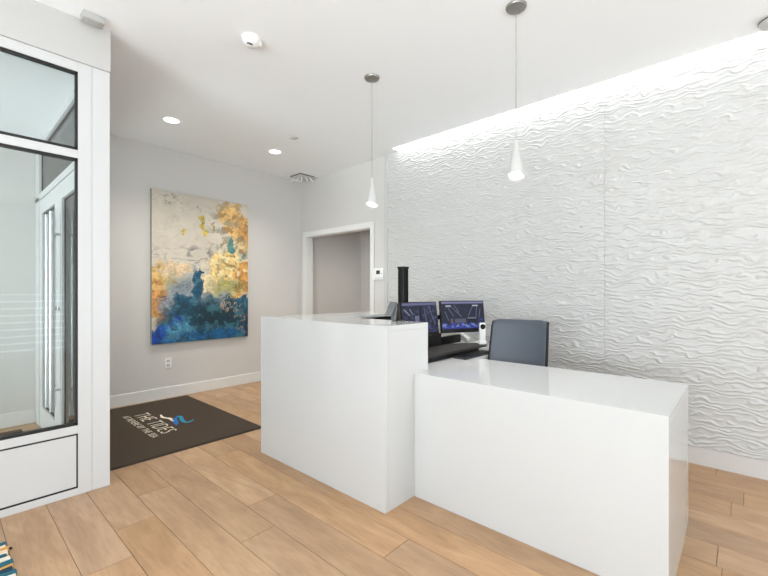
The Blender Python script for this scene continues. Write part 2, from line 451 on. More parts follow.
# door wall of the vestibule: jambs, transom
D0, D1 = .62, .675
m = MB()
m.box(D0, D1+.03, 4.862, YB, 0, 2.13, .002); m.box(D0, D1+.03, GY+.056, 3.138, 0, 2.13, .002)
m.box(D0, D1+.03, GY+.056, YB, 2.095, 2.15, .002); m.box(D0, D1+.03, GY+.056, YB, 2.58, 2.665, .002)
m.box(D0, D1+.03, 4.862, YB, 2.15, 2.58, .002)
fr = struct('trim_4', m, M_alum, label='white frame around the glass double doors')
m = MB(); m.box(.645, .652, GY+.06, 4.862, 2.15, 2.58); m.build('transom_pane', M_dglass, fr)['kind'] = 'structure'
m = MB()
m.box(.640, .657, 4.844, 4.862, 2.15, 2.58); m.box(.640, .657, GY+.06, GY+.074, 2.15, 2.58); m.box(.640, .657, GY+.06, 4.862, 2.566, 2.58)
m.build('gasket', M_gask, fr)['kind'] = 'structure'
def leaf(name, y0, y1, ym, label):
    """y0<y1; ym = the meeting edge"""
    st = .135
    m = MB()
    m.box(D0+.005, D1-.005, y0, y0+st, .01, 2.09, .002); m.box(D0+.005, D1-.005, y1-st, y1, .01, 2.09, .002)
    m.box(D0+.005, D1-.005, y0+st, y1-st, .01, .205, .002); m.box(D0+.005, D1-.005, y0+st, y1-st, 1.96, 2.09, .002)
    d = struct(name, m, M_alum, label=label)
    m = MB(); m.box(.646, .652, y0+st, y1-st, .205, 1.96); m.build('pane', M_dglass, d)['kind'] = 'structure'
    m = MB(); q = .012
    m.box(.642, .656, y0+st-.001, y0+st+q, .205, 1.96); m.box(.642, .656, y1-st-q, y1-st+.001, .205, 1.96)
    m.box(.642, .656, y0+st, y1-st, .205, .205+q); m.box(.642, .656, y0+st, y1-st, 1.96-q, 1.96)
    m.build('gasket', M_gask, d)['kind'] = 'structure'
    yh = ym+.095 if y0 >= ym-.01 else ym-.095
    for xh, sgn in ((D0-.045, 1), (D1+.045, -1)):
        m = MB(); m.tube([(xh, yh, .34), (xh, yh, 1.86)], .017, 14)
        for z in (.50, 1.69): m.tube([(xh, yh, z), (xh+sgn*.052, yh, z)], .010, 10)
        m.build('door_handle', M_chrome, d, True)['kind'] = 'structure'
    m = MB(); m.lathe([(0, 0), (.016, 0), (.016, .006), (.006, .008), (0, .008)], n=16, M=Matrix.Translation((D0+.004, ym+(.06 if yh > ym else -.06), 1.12)) @ Matrix.Rotation(-R90, 4, 'Y'))
    m.build('lock', M_nickel, d, True)['kind'] = 'structure'
    return d
leaf('door_1', 4.002, 4.86, 4.0, 'far leaf of the white framed glass double door')
leaf('door_2', 3.14, 3.998, 4.0, 'near leaf of the white framed glass double door')
m = MB(); m.box(-1.2, .50, 3.5, 4.86, 0, .012, .003)
tag(m.build('entry_mat', M_mat), 'dark mat on the vestibule floor behind the storefront glass', 'mat')

# ------------------------------------------------------------------ branded mat by the doors
mt = thing('floor_mat', 'large brown entrance mat with lettering and a wave emblem', 'mat', (1.4, 4.12, 0))
OFF = (1.4, 4.12, 0)
m = MB(); m.box(.80, 2.0, 3.285, 4.985, 0, .006, .003); m.build('rubber_border', M_matedge, mt, off=OFF)
m = MB(); m.box(.815, 1.985, 3.30, 4.97, .005, .0105, .003); m.build('pile', M_mat, mt, off=OFF)
def text_mesh(txt, name, size, x_base, y_a, y_b, z, mtl, cap, thin=-.015):
    """text reading towards -Y with its top towards +X"""
    cu = bpy.data.curves.new(name, 'FONT'); cu.body = txt; cu.size = 1; cu.resolution_u = 3; cu.extrude = .0; cu.offset = thin; cu.space_character = 1.08
    t = bpy.data.objects.new(name, cu); COL.objects.link(t)
    bpy.context.view_layer.update()
    dg = bpy.context.evaluated_depsgraph_get(); me = bpy.data.meshes.new_from_object(t.evaluated_get(dg))
    bpy.data.objects.remove(t); bpy.data.curves.remove(cu)
    n = len(me.vertices); co = np.zeros(n*3, np.float32); me.vertices.foreach_get('co', co); co = co.reshape(-1, 3)
    x0, x1 = co[:, 0].min(), co[:, 0].max(); h0, h1 = 0, co[:, 1].max()
    u = (co[:, 0]-x0)/(x1-x0); v = (co[:, 1]-h0)/(h1-h0)
    out = np.stack([x_base+v*cap-OFF[0], y_a+(y_b-y_a)*u-OFF[1], np.full(n, z)], 1).astype(np.float32)
    me.vertices.foreach_set('co', out.ravel())
    iv = sorted((min(co[i, 0] for i in p.vertices), max(co[i, 0] for i in p.vertices), p.index) for p in me.polygons)
    words, end = [], None
    for lo, hi, k in iv:
        if end is None or lo-end > .16: words.append(set()); end = hi
        words[-1].add(k); end = max(end, hi)
    objs = []
    for wset in words:                                          # one part per word
        bm = bmesh.new(); bm.from_mesh(me); bm.faces.ensure_lookup_table()
        bmesh.ops.delete(bm, geom=[f for f in bm.faces if f.index not in wset], context='FACES')
        bmesh.ops.recalc_face_normals(bm, faces=bm.faces)
        e = bmesh.ops.extrude_face_region(bm, geom=bm.faces[:])
        bmesh.ops.translate(bm, vec=(0, 0, .0012), verts=[q for q in e['geom'] if isinstance(q, bmesh.types.BMVert)])
        bmesh.ops.recalc_face_normals(bm, faces=bm.faces)
        m2 = bpy.data.meshes.new(name); bm.to_mesh(m2); bm.free(); m2.materials.append(mtl)
        o = bpy.data.objects.new(name, m2); COL.objects.link(o); o.parent = mt; objs.append(o)
    bpy.data.meshes.remove(me)
    return objs
text_mesh('THE TIDES', 'lettering', 1, 1.302, 4.56, 3.78, .0103, M_cream, .132)
text_mesh('AT REVERE BY THE SEA', 'lettering', 1, 1.212, 4.575, 3.735, .0103, M_cream, .056, -.012)
def ribbon(name, pxs, ws, mtl):
    P = [floor_pt(a, b, .0103) for a, b in pxs]
    # resample with a Catmull curve
    Q, Wd = [], []
    for i in range(len(P)-1):
        p0, p1, p2, p3 = P[max(i-1, 0)], P[i], P[i+1], P[min(i+2, len(P)-1)]
        for k in range(8):
            t = k/8
            Q.append(.5*((2*p1)+(p2-p0)*t+(2*p0-5*p1+4*p2-p3)*t*t+(3*p1-p0-3*p2+p3)*t**3)); Wd.append(ws[i]*(1-t)+ws[i+1]*t)
    Q.append(P[-1]); Wd.append(ws[-1])
    L, Rr = [], []
    for i, q in enumerate(Q):
        t = (Q[min(i+1, len(Q)-1)]-Q[max(i-1, 0)]).normalized(); nrm = Vector((-t.y, t.x, 0))
        L.append(q+nrm*Wd[i]); Rr.append(q-nrm*Wd[i])
    b = bmesh.new(); vl = [b.verts.new(q) for q in L]; vr_ = [b.verts.new(q) for q in Rr]
    for i in range(len(Q)-1): b.faces.new((vl[i], vl[i+1], vr_[i+1], vr_[i]))
    e = bmesh.ops.extrude_face_region(b, geom=b.faces[:])
    bmesh.ops.translate(b, vec=(0, 0, .0013), verts=[q for q in e['geom'] if isinstance(q, bmesh.types.BMVert)])
    bmesh.ops.recalc_face_normals(b, faces=b.faces)
    m = MB(); m.merge(b); return m.build(name, mtl, mt, off=OFF)
ribbon('emblem', [(160.6, 414.8), (162.5, 417.2), (166, 418.0), (170, 418.6), (173.5, 421.5)], [.006, .014, .013, .016, .008], M_cream)['label'] = 'cream wave stroke of the emblem'
ribbon('emblem', [(178, 416.8), (174.8, 419), (176.2, 422.5), (176.8, 425)], [.008, .020, .022, .006], M_blue)['label'] = 'blue wave stroke of the emblem'
ribbon('emblem', [(176.5, 416.2), (180.5, 416.8), (182.5, 420.5), (186.5, 422.3), (190.5, 421.2), (193.6, 419.6)], [.006, .018, .018, .014, .013, .004], M_teal)['label'] = 'teal wave stroke of the emblem'

# ------------------------------------------------------------------ striped rug at the lower left
rg = thing('striped_rug', 'teal, cream and orange striped woven rug beside the storefront', 'rug', (-.6, 1.2, 0))
ROFF = (-.6, 1.2, 0)
rows = []; y = 2.735; cyc = [(30, 92, 108), (228, 218, 200), (206, 150, 70), (226, 205, 180), (24, 84, 100), (230, 222, 205), (36, 100, 116), (218, 160, 80), (28, 60, 78)]
wid = [.042, .030, .022, .045, .040, .050, .052, .020, .030]
b = bmesh.new(); cl = b.loops.layers.float_color.new('col'); k = 0
while y > -.4:
    w_ = wid[k % len(wid)]*random.uniform(.8, 1.25); c = lin(*cyc[k % len(cyc)])
    x1 = .226+.004*(2.7-y)+random.uniform(-.012, .014); n = 24; prev = None; sl = random.uniform(-.05, .05)
    for j in range(n+1):
        x = -1.7+(x1+1.7)*j/n; dz = .006*math.sin(j*2.1+k)
        r_ = [b.verts.new((x, y+dz+sl*(1-j/n), .0)), b.verts.new((x, y+dz-.15*w_, .012)), b.verts.new((x, y+dz-.85*w_, .013)), b.verts.new((x, y-w_+.006*math.sin(j*2.1+k+1), .0))]
        if prev:
            for q in range(3):
                f = b.faces.new((prev[q], r_[q], r_[q+1], prev[q+1]))
                for lp in f.loops: lp[cl] = c
        prev = r_
    f = b.faces.new(prev)
    for lp in f.loops: lp[cl] = c
    y -= w_*.96; k += 1
bmesh.ops.recalc_face_normals(b, faces=b.faces)
m = MB(); m.bm.free(); m.bm = b
m.build('woven_field', vcol_mat('rug_weave', 'col', .9, bump=.9), rg, off=ROFF)
m = MB(); q = floor_pt(10.8, 549)
m.tube([(q.x-.006, q.y, .006), (q.x, q.y-.002, .006), (q.x+.003, q.y-.010, .005)], [.004, .006, .003], 8); m.build('tassel', M_gask, rg, True, off=ROFF)

# ------------------------------------------------------------------ reception counter (tall, U-shaped)
RB = (1.68, 1.503, 0)
ct = thing('reception_counter', 'tall white quartz reception counter in front of the computer screens', 'counter', RB)
H = 1.055
m = MB(); m.box(1.68, 1.712, 1.503, 2.802, 0, H, .0015); m.build('front_panel', M_quartz, ct, off=RB)
m = MB(); m.box(1.7122, 2.09, 1.503, 1.535, 0, H-.0322, .0008); m.build('end_panel', M_quartz, ct, off=RB)
m = MB(); m.box(1.7122, 2.09, 1.503, 2.3518, H-.032, H, .0008); m.box(1.7122, 2.93, 2.352, 2.802, H-.022, H, .0008); m.build('countertop', M_quartz, ct, off=RB)
m = MB(); m.box(1.7122, 2.93, 2.77, 2.802, 0, H-.0322, .001); m.box(2.898, 2.93, 2.36, 2.77, 0, H-.0322, .001); m.build('rear_panel', M_quartz, ct, off=RB)
m = MB(); m.box(2.02, 2.04, 1.536, 2.40, 0, H-.033); m.box(2.04, 2.897, 2.38, 2.40, 0, H-.033); m.build('inner_panel', M_black, ct, off=RB)

# low desk with the work surface behind it
DB = (1.9475, .2248, 0)
dk = thing('reception_desk', 'low white quartz desk with a waterfall end, nearest the viewer', 'desk', DB)
h = .7533
m = MB(); m.box(1.9475, 1.979, .2248, 1.5025, 0, h, .0012); m.build('front_panel', M_quartz, dk, off=DB)
m = MB(); m.box(1.9792, 2.695, .2248, .2565, 0, h-.0302, .0008); m.build('end_panel', M_quartz, dk, off=DB)
m = MB(); m.box(1.9792, 2.695, .2248, 1.5025, h-.030, h, .0008); m.build('desktop', M_quartz, dk, off=DB)
m = MB(); m.box(2.095, 3.648, 1.5028, 2.345, h-.030, h-.001, .001); m.build('work_surface', M_quartz, dk, off=DB)
for xs in (2.12, 3.60):
    m = MB(); m.box(xs, xs+.04, 1.52, 2.34, 0, h-.031); m.build('side_support', M_trim, dk, off=DB)

# ------------------------------------------------------------------ monitor stand: column, tray
SB = (2.42, 1.9, h)
sp = thing('sit_stand_column', 'black sit-stand workstation column rising behind the screens', 'monitor stand', (2.40, 2.05, h))
SO = (2.40, 2.05, h)
m = MB(); m.box(2.25, 2.62, 1.93, 2.19, h, h+.02, .006); m.build('base_plate', M_blackm, sp, off=SO)
m = MB(); m.box(2.462, 2.531, 2.008, 2.070, h+.02, 1.442, .010, seg=3); m.build('column', M_black, sp, True, off=SO)
m = MB(); m.box(2.4605, 2.5325, 2.0065, 2.0715, 1.435, 1.452, .003); m.build('cap', M_black, sp, off=SO)
m = MB(); m.box(2.475, 2.485, 2.004, 2.009, h+.05, 1.43); m.box(2.508, 2.518, 2.004, 2.009, h+.05, 1.43); m.build('rail', M_blackm, sp, off=SO)
m = MB()
m.box(2.46, 2.54, 1.96, 2.008, .95, 1.13, .006); m.box(2.30, 2.86, 1.915, 1.96, .79, .90, .008); m.box(2.86, 3.20, 1.93, 1.96, .79, .862, .008); m.box(2.42, 2.60, 1.93, 2.02, .775, 1.0, .006)
m.tube([(2.48, 1.965, 1.04), (2.56, 1.945, 1.04), (2.78, 1.93, 1.035)], .020, 10); m.tube([(2.78, 1.93, 1.035), (2.96, 1.90, 1.035)], .020, 10)
m.tube([(2.78, 1.93, 1.035), (2.78, 1.925, .90)], .014, 10)
m.build('arm', M_blackm, sp, True, off=SO)
# tray
tr = [(2.24, 1.635), (3.09, 1.620), (3.14, 1.64), (3.155, 1.68), (3.15, 1.76), (3.08, 1.82), (2.90, 1.90), (2.24, 1.90)]
m = MB(); m.prism([(a, b) for a, b in tr], .016, Matrix.Translation((0, 0, h+.034))); m.build('tray', M_tray, sp, off=SO)
m = MB(); m.prism([(2.26, 1.64), (2.98, 1.63), (3.03, 1.70), (3.05, 1.79), (2.9, 1.84), (2.26, 1.84)], .033, Matrix.Translation((0, 0, h+.001))); m.build('tray_base', M_black, sp, off=SO)

# monitors
def screen_pixels(kind, nu=150, nv=96):
    u, v = np.meshgrid(np.linspace(0, 1, nu), np.linspace(0, 1, nv))
    base = np.zeros((nv, nu, 3)); base[:] = lin(48, 52, 72)[:3]
    n = fbm(u*9, v*9, 4); base *= (1+.35*n)[..., None]
    def put(mask, c, a=1.0):
        c = np.array(lin(*c)[:3]); base[mask] = base[mask]*(1-a)+c*a
    def line(x0, y0, x1, y1, w, c, a=.8):
        t = np.clip(((u-x0)*(x1-x0)+(v-y0)*(y1-y0))/((x1-x0)**2+(y1-y0)**2), 0, 1)
        put(np.hypot((u-x0-t*(x1-x0)), (v-y0-t*(y1-y0))*.62) < w, c, a)
    if kind == 'right':
        put(n+.4*np.sin(u*7+v*3) > .35, (36, 40, 66), .8)
        for x0, y0, x1, y1 in ((.22, .84, .46, .47), (.15, .80, .27, .50), (.08, .66, .15, .36), (.74, .84, .62, .50), (.84, .86, .80, .40), (.92, .75, .88, .45), (.30, .88, .40, .62)): line(x0, y0, x1, y1, .006, (150, 158, 196), .75)
        put((np.abs(u-.16) < .06) & (np.abs(v-.85) < .022), (225, 228, 240)); put((np.abs(u-.80) < .07) & (np.abs(v-.86) < .022), (225, 228, 240))
        put((u > .30) & (u < .56) & (v > .26) & (v < .40), (112, 116, 138), .8); put((u > .60) & (u < .80) & (v > .40) & (v < .44), (160, 164, 184))
        put((u > .60) & (u < .80) & (v > .26) & (v < .40), (26, 28, 40), .8)
        put((u > .2) & (u < .26) & (v > .25) & (v < .42), (140, 110, 130), .7)
        put((v > .07) & (v < .23+.05*np.sin(u*30)) & (u < .84), (62, 78, 186), .85)
        put((v > .1) & (v < .24) & (n > .15) & (u < .84), (150, 175, 235), .8)
        put((u > .84) & (v > .2) & (v < .42) & (n > -.1), (70, 86, 180), .7)
        put(v < .05, (14, 15, 22))
        put(v > .93, (150, 150, 196))
    else:
        put(n > .25, (88, 92, 132), .7)
        put((np.mod(u*9, 1) < .12) & (v < .86), (100, 104, 140), .6); put((np.mod(v*11, 1) < .12) & (u > .1), (36, 40, 64), .5)
        line(.06, .80, .18, .62, .012, (190, 195, 220)); line(.20, .80, .28, .66, .010, (190, 195, 220)); line(.62, .84, .66, .3, .01, (130, 134, 176)); line(.76, .88, .92, .3, .01, (140, 144, 184))
        put((u > .34) & (u < .45) & (v > .42) & (v < .60), (150, 156, 190), .7); put((u > .46) & (u < .56) & (v > .1) & (v < .9), (30, 34, 54), .75)
        put((v < .25) & (n > .1), (72, 86, 160), .6); put(v > .92, (128, 130, 172)); put(v < .04, (16, 17, 24))
    return np.concatenate([np.clip(base, 0, 1), np.ones((nv, nu, 1))], 2).reshape(-1, 4), nu, nv
M_scr = vcol_mat('screen_glow', 'col', .45, emission=.44)
M_scr.node_tree.nodes['Principled BSDF'].inputs['Specular IOR Level'].default_value = .12
def monitor(kind, pl, pr, z0, z1, label):
    """screen between plan points pl (left) and pr (right), facing the viewer's side"""
    c = (Vector(pl)+Vector(pr))/2; d = Vector(pr)-Vector(pl); wdt = d.length; rz = math.atan2(d.y, d.x)
    t = thing('monitor', label, 'monitor', (c.x, c.y, z0), rz, 'computer screens behind the counter')
    hh = z1-z0; T = Matrix.Rotation(math.radians(-7), 4, 'X')
    m = MB(); m.box(-wdt/2, wdt/2, 0, .028, 0, hh, .004, T); m.box(-wdt*.3, wdt*.3, .028, .045, hh*.2, hh*.8, .006, T); m.build('housing', M_black, t, True)
    cols, nu, nv = screen_pixels(kind)
    us, vs_ = np.meshgrid(np.linspace(-wdt/2+.008, wdt/2-.008, nu), np.linspace(.018, hh-.008, nv))
    P = np.stack([us.ravel(), np.full(us.size, -.0006), vs_.ravel()], 1)
    P = (np.array(T)[:3, :3] @ P.T).T
    grid_mesh('screen', P, nu, nv, M_scr, t, False, cols)
    m = MB(); m.box(-.04, .04, .045, .062, hh*.35, hh*.65, .003, T); m.build('mount_plate', M_blackm, t)
    return t
monitor('left', (2.342, 1.905), (2.776, 1.880), .895, 1.172, 'left computer screen, partly hidden by the counter')
monitor('right', (2.796, 1.868), (3.186, 1.676), .905, 1.176, 'right computer screen, nearest the grey chair')

# keyboard
KB = (2.79, 1.565, h)
kb = thing('keyboard', 'dark keyboard lying in front of the screens beside the grey chair', 'keyboard', KB)
m = MB(); m.box(2.57, 3.0, 1.513, 1.617, h-.001, h+.014, .004); m.build('case', M_key, kb, off=KB)
m = MB()
for r in range(5):
    for c in range(15): m.box(2.578+c*.0278, 2.578+c*.0278+.0245, 1.519+r*.0185, 1.519+r*.0185+.016, h+.0135, h+.019)
m.build('keys', M_black, kb, off=KB)

# brochure holder on the counter
BB = (2.045, 1.735, H)
bh = thing('brochure_holder', 'small grey card holder standing on the tall counter by the black column', 'card holder', BB)
def slab(a, b_, y0, y1, th):
    """thin tilted board between xz points a and b"""
    ax, az = a; bx_, bz = b_; L = math.hypot(bx_-ax, bz-az); an = math.atan2(bz-az, bx_-ax)
    return MB().box(0, L, y0, y1, -th/2, th/2, .0008, Matrix.Translation((ax, 0, az)) @ Matrix.Rotation(-an, 4, 'Y'))
M_smoke = mat('smoky_grey_plastic', lin(104, 106, 108), .2, coat=.3)
m = slab((2.005, H+.050), (2.05, H+.126), 1.728, 1.790, .004); m.build('back_plate', M_smoke, bh, off=BB)
m = slab((1.992, H+.040), (2.004, H+.050), 1.728, 1.790, .004); m.build('lip', M_smoke, bh, off=BB)
m = slab((2.051, H+.115), (2.035, H+.003), 1.728, 1.765, .012); m.build('leg', M_smoke, bh, off=BB)
m = slab((2.056, H+.118), (2.064, H+.003), 1.712, 1.741, .012); m.box(2.035, 2.085, 1.700, 1.76, H, H+.006, .001); m.build('rear_leg', M_tray, bh, off=BB)

# desk phone, handset
PB = (3.36, 1.92, h)
ph = thing('desk_phone', 'pale grey desk phone below the right screen', 'phone', PB)
m = MB(); m.prism([(-.10, -.09), (.10, -.09), (.10, .09), (-.10, .09)], .03, Matrix.Translation((3.34, 1.95, h-.001))); m.build('base', M_plast, ph, off=PB)
m = MB(); m.box(-.09, .09, -.07, .07, 0, .02, .006, Matrix.Translation((3.34, 1.96, h+.055)) @ Matrix.Rotation(math.radians(28), 4, 'X')); m.build('keypad', M_phone, ph, True, off=PB)
m = MB(); m.tube([(3.27, 1.89, h+.06), (3.27, 1.95, h+.098), (3.27, 2.02, h+.115)], [.02, .014, .02], 10); m.build('receiver', M_plast, ph, True, off=PB)
HB = (3.105, 1.665, h+.05)
hs_ = thing('cordless_handset', 'white upright handset with a dark round dial at the right end of the dark tray', 'handset', HB)
RZ = Matrix.Translation((3.105, 1.665, h+.05)) @ Matrix.Rotation(math.radians(-40), 4, 'Z')
m = MB(); m.box(-.030, .030, -.022, .028, -.0005, .03, .005, RZ); m.build('charging_base', M_plast, hs_, True, off=HB)
m = MB(); m.box(-.027, .027, -.012, .014, .025, .183, .008, RZ, 3); m.build('body', M_plast, hs_, True, off=HB)
m = MB(); m.lathe([(0, 0), (.022, 0), (.022, .003), (.011, .0035), (.011, .003)], n=20, M=RZ @ Matrix.Translation((0, -.012, .150)) @ Matrix.Rotation(R90, 4, 'X')); m.build('dial', M_black, hs_, True, off=HB)

# ------------------------------------------------------------------ office chair (faces the desk)
CPL, CPR = Vector((2.958, 1.478)), Vector((3.022, 1.092))
cc = (CPL+CPR)/2; cd = (CPR-CPL); crz = math.atan2(cd.y, cd.x)        # local +x = across the back (to the right in view)
ch = thing('office_chair', 'grey leather office chair with black edges tucked behind the low desk', 'chair', (cc.x, cc.y, 0), crz)
# local: x across, -y toward the desk (front of the chair), +y = behind the backrest
BW = .400
def back_surface(off, wscale, zlo, zhi, nx=20, nz=24):
    P = []
    for j in range(nz):
        t = j/(nz-1); z = zlo+(zhi-zlo)*t
        yc = -.155*(1-t)+.012*math.sin(t*math.pi)
        top = .015*max(0, (t-.9)/.1)**2
        for i in range(nx):
            s = -1+2*i/(nx-1); wv = BW/2*wscale*(1.05-.05*t)
            x = s*wv; zz = z-.012*max(0, abs(s)-.75)**2*16*t*(1 if t > .95 else 0)
            P.append((x, yc-.028*s*s+off+top, zz))
    return P
def back_shell(o0, o1, ws, zlo, zhi):
    nx, nz = 20, 24; A = back_surface(o0, ws, zlo, zhi, nx, nz); Bq = back_surface(o1, ws, zlo, zhi, nx, nz)
    b = bmesh.new(); va = [b.verts.new(p) for p in A]; vb = [b.verts.new(p) for p in Bq]
    for j in range(nz-1):
        for i in range(nx-1):
            k = j*nx+i
            b.faces.new((va[k], va[k+1], va[k+nx+1], va[k+nx])); b.faces.new((vb[k], vb[k+nx], vb[k+nx+1], vb[k+1]))
    ring = [i for i in range(nx)]+[j*nx+nx-1 for j in range(1, nz)]+[(nz-1)*nx+i for i in range(nx-2, -1, -1)]+[j*nx for j in range(nz-2, 0, -1)]
    for p, q in zip(ring, ring[1:]+ring[:1]): b.faces.new((va[p], vb[p], vb[q], va[q]))
    bmesh.ops.recalc_face_normals(b, faces=b.faces)
    m = MB(); m.merge(b); return m
TOPZ = 1.036
bk = back_shell(.0, .022, 1.0, .52, TOPZ).build('backrest', M_leather, ch, True)
mod = bk.modifiers.new('soft', 'BEVEL'); mod.width = .008; mod.segments = 3; mod.limit_method = 'ANGLE'; mod.angle_limit = math.radians(50)
back_shell(.018, .036, 1.055, .515, TOPZ-.003).build('back_shell', M_black, ch, True)
for sx_ in (0, 19):
    A_ = back_surface(.009, 1.02, .525, TOPZ-.006); m = MB(); m.tube([A_[j*20+sx_] for j in range(24)], .0085, 8)
    m.build('piping', M_black, ch, True)
m = MB()
m.box(-.235, .235, -.50, -.06, .44, .50, .022, seg=3); m.build('seat', M_leather, ch, True)
m = MB(); m.box(-.20, .20, -.46, -.08, .415, .44, .006); m.tube([(0, -.10, .425), (0, .02, .43), (0, -.028, .56)], .02, 10); m.build('seat_pan', M_black, ch, True)
m = MB(); m.lathe([(.045, .10), (.032, .13), (.028, .28), (.020, .285), (.020, .415)], c=(0, -.28, 0), n=20); m.build('gas_lift', M_blackm, ch, True)
for k in range(5):
    a = 2*math.pi*k/5+.3; ex, ey = .25*math.cos(a), -.28+.25*math.sin(a)
    m = MB(); m.tube([(.03*math.cos(a), -.28+.03*math.sin(a), .125), (ex, ey, .085)], [.026, .016], 10); lg = m.build('leg', M_black, ch, True)
    m = MB(); m.tube([(ex, ey, .085), (ex, ey, .05)], .007, 8)
    for sgn in (-1, 1):
        m.lathe([(0, -.009), (.022, -.009), (.026, -.004), (.026, .004), (.022, .009), (0, .009)], n=18, M=Matrix.Translation((ex-sgn*.014*math.sin(a), ey+sgn*.014*math.cos(a), .0265)) @ Matrix.Rotation(a, 4, 'Z') @ Matrix.Rotation(R90, 4, 'X'))
    m.build('caster', M_black, lg, True)

# ------------------------------------------------------------------ painting
PXL, PXR, PZ0, PZ1 = 1.62, 2.812, .645, 2.428
pt = thing('painting', 'large abstract blue, gold and cream canvas on the grey wall', 'painting', ((PXL+PXR)/2, YB, PZ0))
PO = ((PXL+PXR)/2, YB, PZ0)
m = MB(); m.box(PXL, PXR, YB-.040, YB-.001, PZ0, PZ1, .002); m.build('canvas_sides', mat('canvas_edge', lin(150, 156, 138), .7, var=.25, scale=14), pt, off=PO)
nu, nv = 380, 570
u, v = np.meshgrid(np.linspace(0, 1, nu), np.linspace(0, 1, nv))   # v=0 at the bottom
U, V = u*1.19, v*1.78
w1 = fbm(U*2.4, V*2.4, 6); w2 = fbm(U*2.4+50, V*2.4+20, 6); w3 = fbm(U*8+7, V*8+3, 5); w4 = fbm(U*34, V*34, 3); w5 = fbm(U*9+17+.8*w1, V*9+33+.8*w2, 5)
uw, vw = u+.028*w1+.040*w3, v+.022*w2+.034*w5
def C(*c): return np.array(lin(*c)[:3])
img = np.zeros((nv, nu, 3)); img[:] = C(206, 198, 184)
img *= (1+.06*w1+.05*w3)[..., None]
def blend(mask, c, jit=.0):
    global img
    cc_ = C(*c)*np.clip(1+jit*.85*w3+jit*.85*w4, .3, 1.7)[..., None]; mask = np.clip(mask, 0, 1); img = img*(1-mask[..., None])+cc_*mask[..., None]
def ell(cx, cy, rx, ry, soft=.14):
    return 1-sm(1-soft, 1+soft, np.hypot((uw-cx)/rx, (vw-cy)/ry))
def veins(f, th, x, y): return 1-sm(0, th, np.abs(fbm(x*f, y*f, 5)))
def outline(mask, c, a=.6, w=.16):
    blend(a*np.exp(-((mask-.5)/w)**2)*np.clip(.6+1.6*w4, 0, 1), c)
def speck(f, t, x, y): return sm(t, t+.12, fbm(x*f, y*f, 4))
# grey veins in the cream field
blend(veins(5.0, .10, U+.2*w1, V*1.6)*ell(.40, .575, .42, .075, .6)*.8, (96, 86, 96))
blend(speck(9, .15, U*.6+3, V+1)*ell(.45, .60, .17, .035, .6)*.7, (96, 88, 100), .3)
blend(veins(7, .10, U+4, V*1.6+3)*ell(.14, .965, .14, .035, .6)*.85, (92, 92, 82)); blend(veins(7, .10, U+2, V*1.6+7)*ell(.42, .925, .12, .03, .6)*.8, (104, 104, 98))
blend(veins(4, .05, U+9, V+8)*ell(.35, .75, .42, .2, .5)*.30, (150, 146, 130)); blend(ell(.22, .83, .05, .02, .6)*.3, (150, 164, 150))
# gold
g1 = np.maximum.reduce([ell(.80, .90, .14, .075), ell(.92, .80, .13, .10), ell(.84, .84, .10, .10)]); blend(g1, (222, 182, 116), .34); outline(g1, (120, 104, 80))
blend(ell(.96, .74, .08, .09), (200, 150, 86), .4); blend(ell(.90, .86, .06, .04), (208, 152, 84), .4)
blend(ell(.86, .66, .13, .07)*.7, (196, 180, 138), .35)
g2 = np.maximum.reduce([ell(.77, .52, .20, .12), ell(.66, .45, .12, .10), ell(.86, .44, .14, .13)]); blend(g2, (226, 198, 132), .34); outline(g2, (132, 112, 78))
blend(ell(.95, .46, .10, .13), (210, 154, 84), .4); blend(ell(.90, .385, .08, .05), (206, 148, 80), .4)
g3 = ell(.54, .385, .085, .065); blend(g3, (232, 214, 170), .3); outline(g3, (60, 54, 50), .8)
blend(ell(.06, .44, .16, .09), (212, 176, 108), .36); blend(ell(.05, .36, .11, .07), (208, 150, 84), .4); blend(ell(.05, .24, .12, .095), (204, 144, 78), .42); blend(ell(.20, .485, .17, .03), (216, 192, 156), .32)
for cx, cy, rx, ry in ((.48, .815, .035, .030), (.525, .745, .030, .034), (.62, .79, .022, .016), (.30, .74, .020, .016)): blend(ell(cx, cy, rx, ry), (196, 176, 84), .45)
blend(speck(11, .22, U+5, V+5)*ell(.80, .66, .22, .34, .4)*.7, (132, 96, 52)); blend(speck(13, .2, U+1, V+9)*ell(.78, .50, .26, .2, .4)*.75, (240, 226, 180)); blend(speck(9, .25, U+8, V+2)*ell(.76, .76, .2, .22, .4)*.7, (136, 140, 118))
blend(speck(10, .2, U+3, V+4)*ell(.08, .35, .16, .2, .4)*.6, (234, 200, 130))
blend(ell(.79, .68, .045, .055)*.9, (58, 122, 122), .4); blend(ell(.94, .62, .03, .035)*.8, (96, 136, 134), .4)
blend(ell(.74, .385, .20, .05, .5)*.65, (122, 134, 72), .4); blend(ell(.22, .40, .10, .07, .6)*.5, (122, 136, 110), .4)
# blue and teal mass
blend(np.maximum(ell(.30, .32, .15, .11, .5), ell(.18, .22, .12, .12, .5))*.85, (122, 138, 152), .4)
blue = np.maximum.reduce([ell(.60, .10, .56, .205), ell(.3, -.05, 1.2, .11), ell(.415, .40, .050, .095), ell(.455, .475, .05, .022), ell(.34, .24, .15, .11), ell(.80, .25, .28, .075)])
blend(blue, (24, 80, 106), .36); outline(blue, (30, 52, 60), .7)
blend(ell(.62, .165, .27, .12, .5)*.95, (8, 48, 60), .35); blend(ell(.62, .295, .22, .045, .5)*.7, (84, 116, 130), .4)
blend(ell(.42, .42, .045, .09, .4)*.6, (16, 76, 106), .3)
blend(ell(.08, .03, .30, .05, .4), (20, 92, 150), .4)
sw = np.abs(vw-(.035+.105*np.sin(np.clip(uw/.30, 0, 1)*1.57))); blend((1-sm(.028, .045, sw))*(1-sm(.24, .33, uw)), (12, 70, 168), .25)
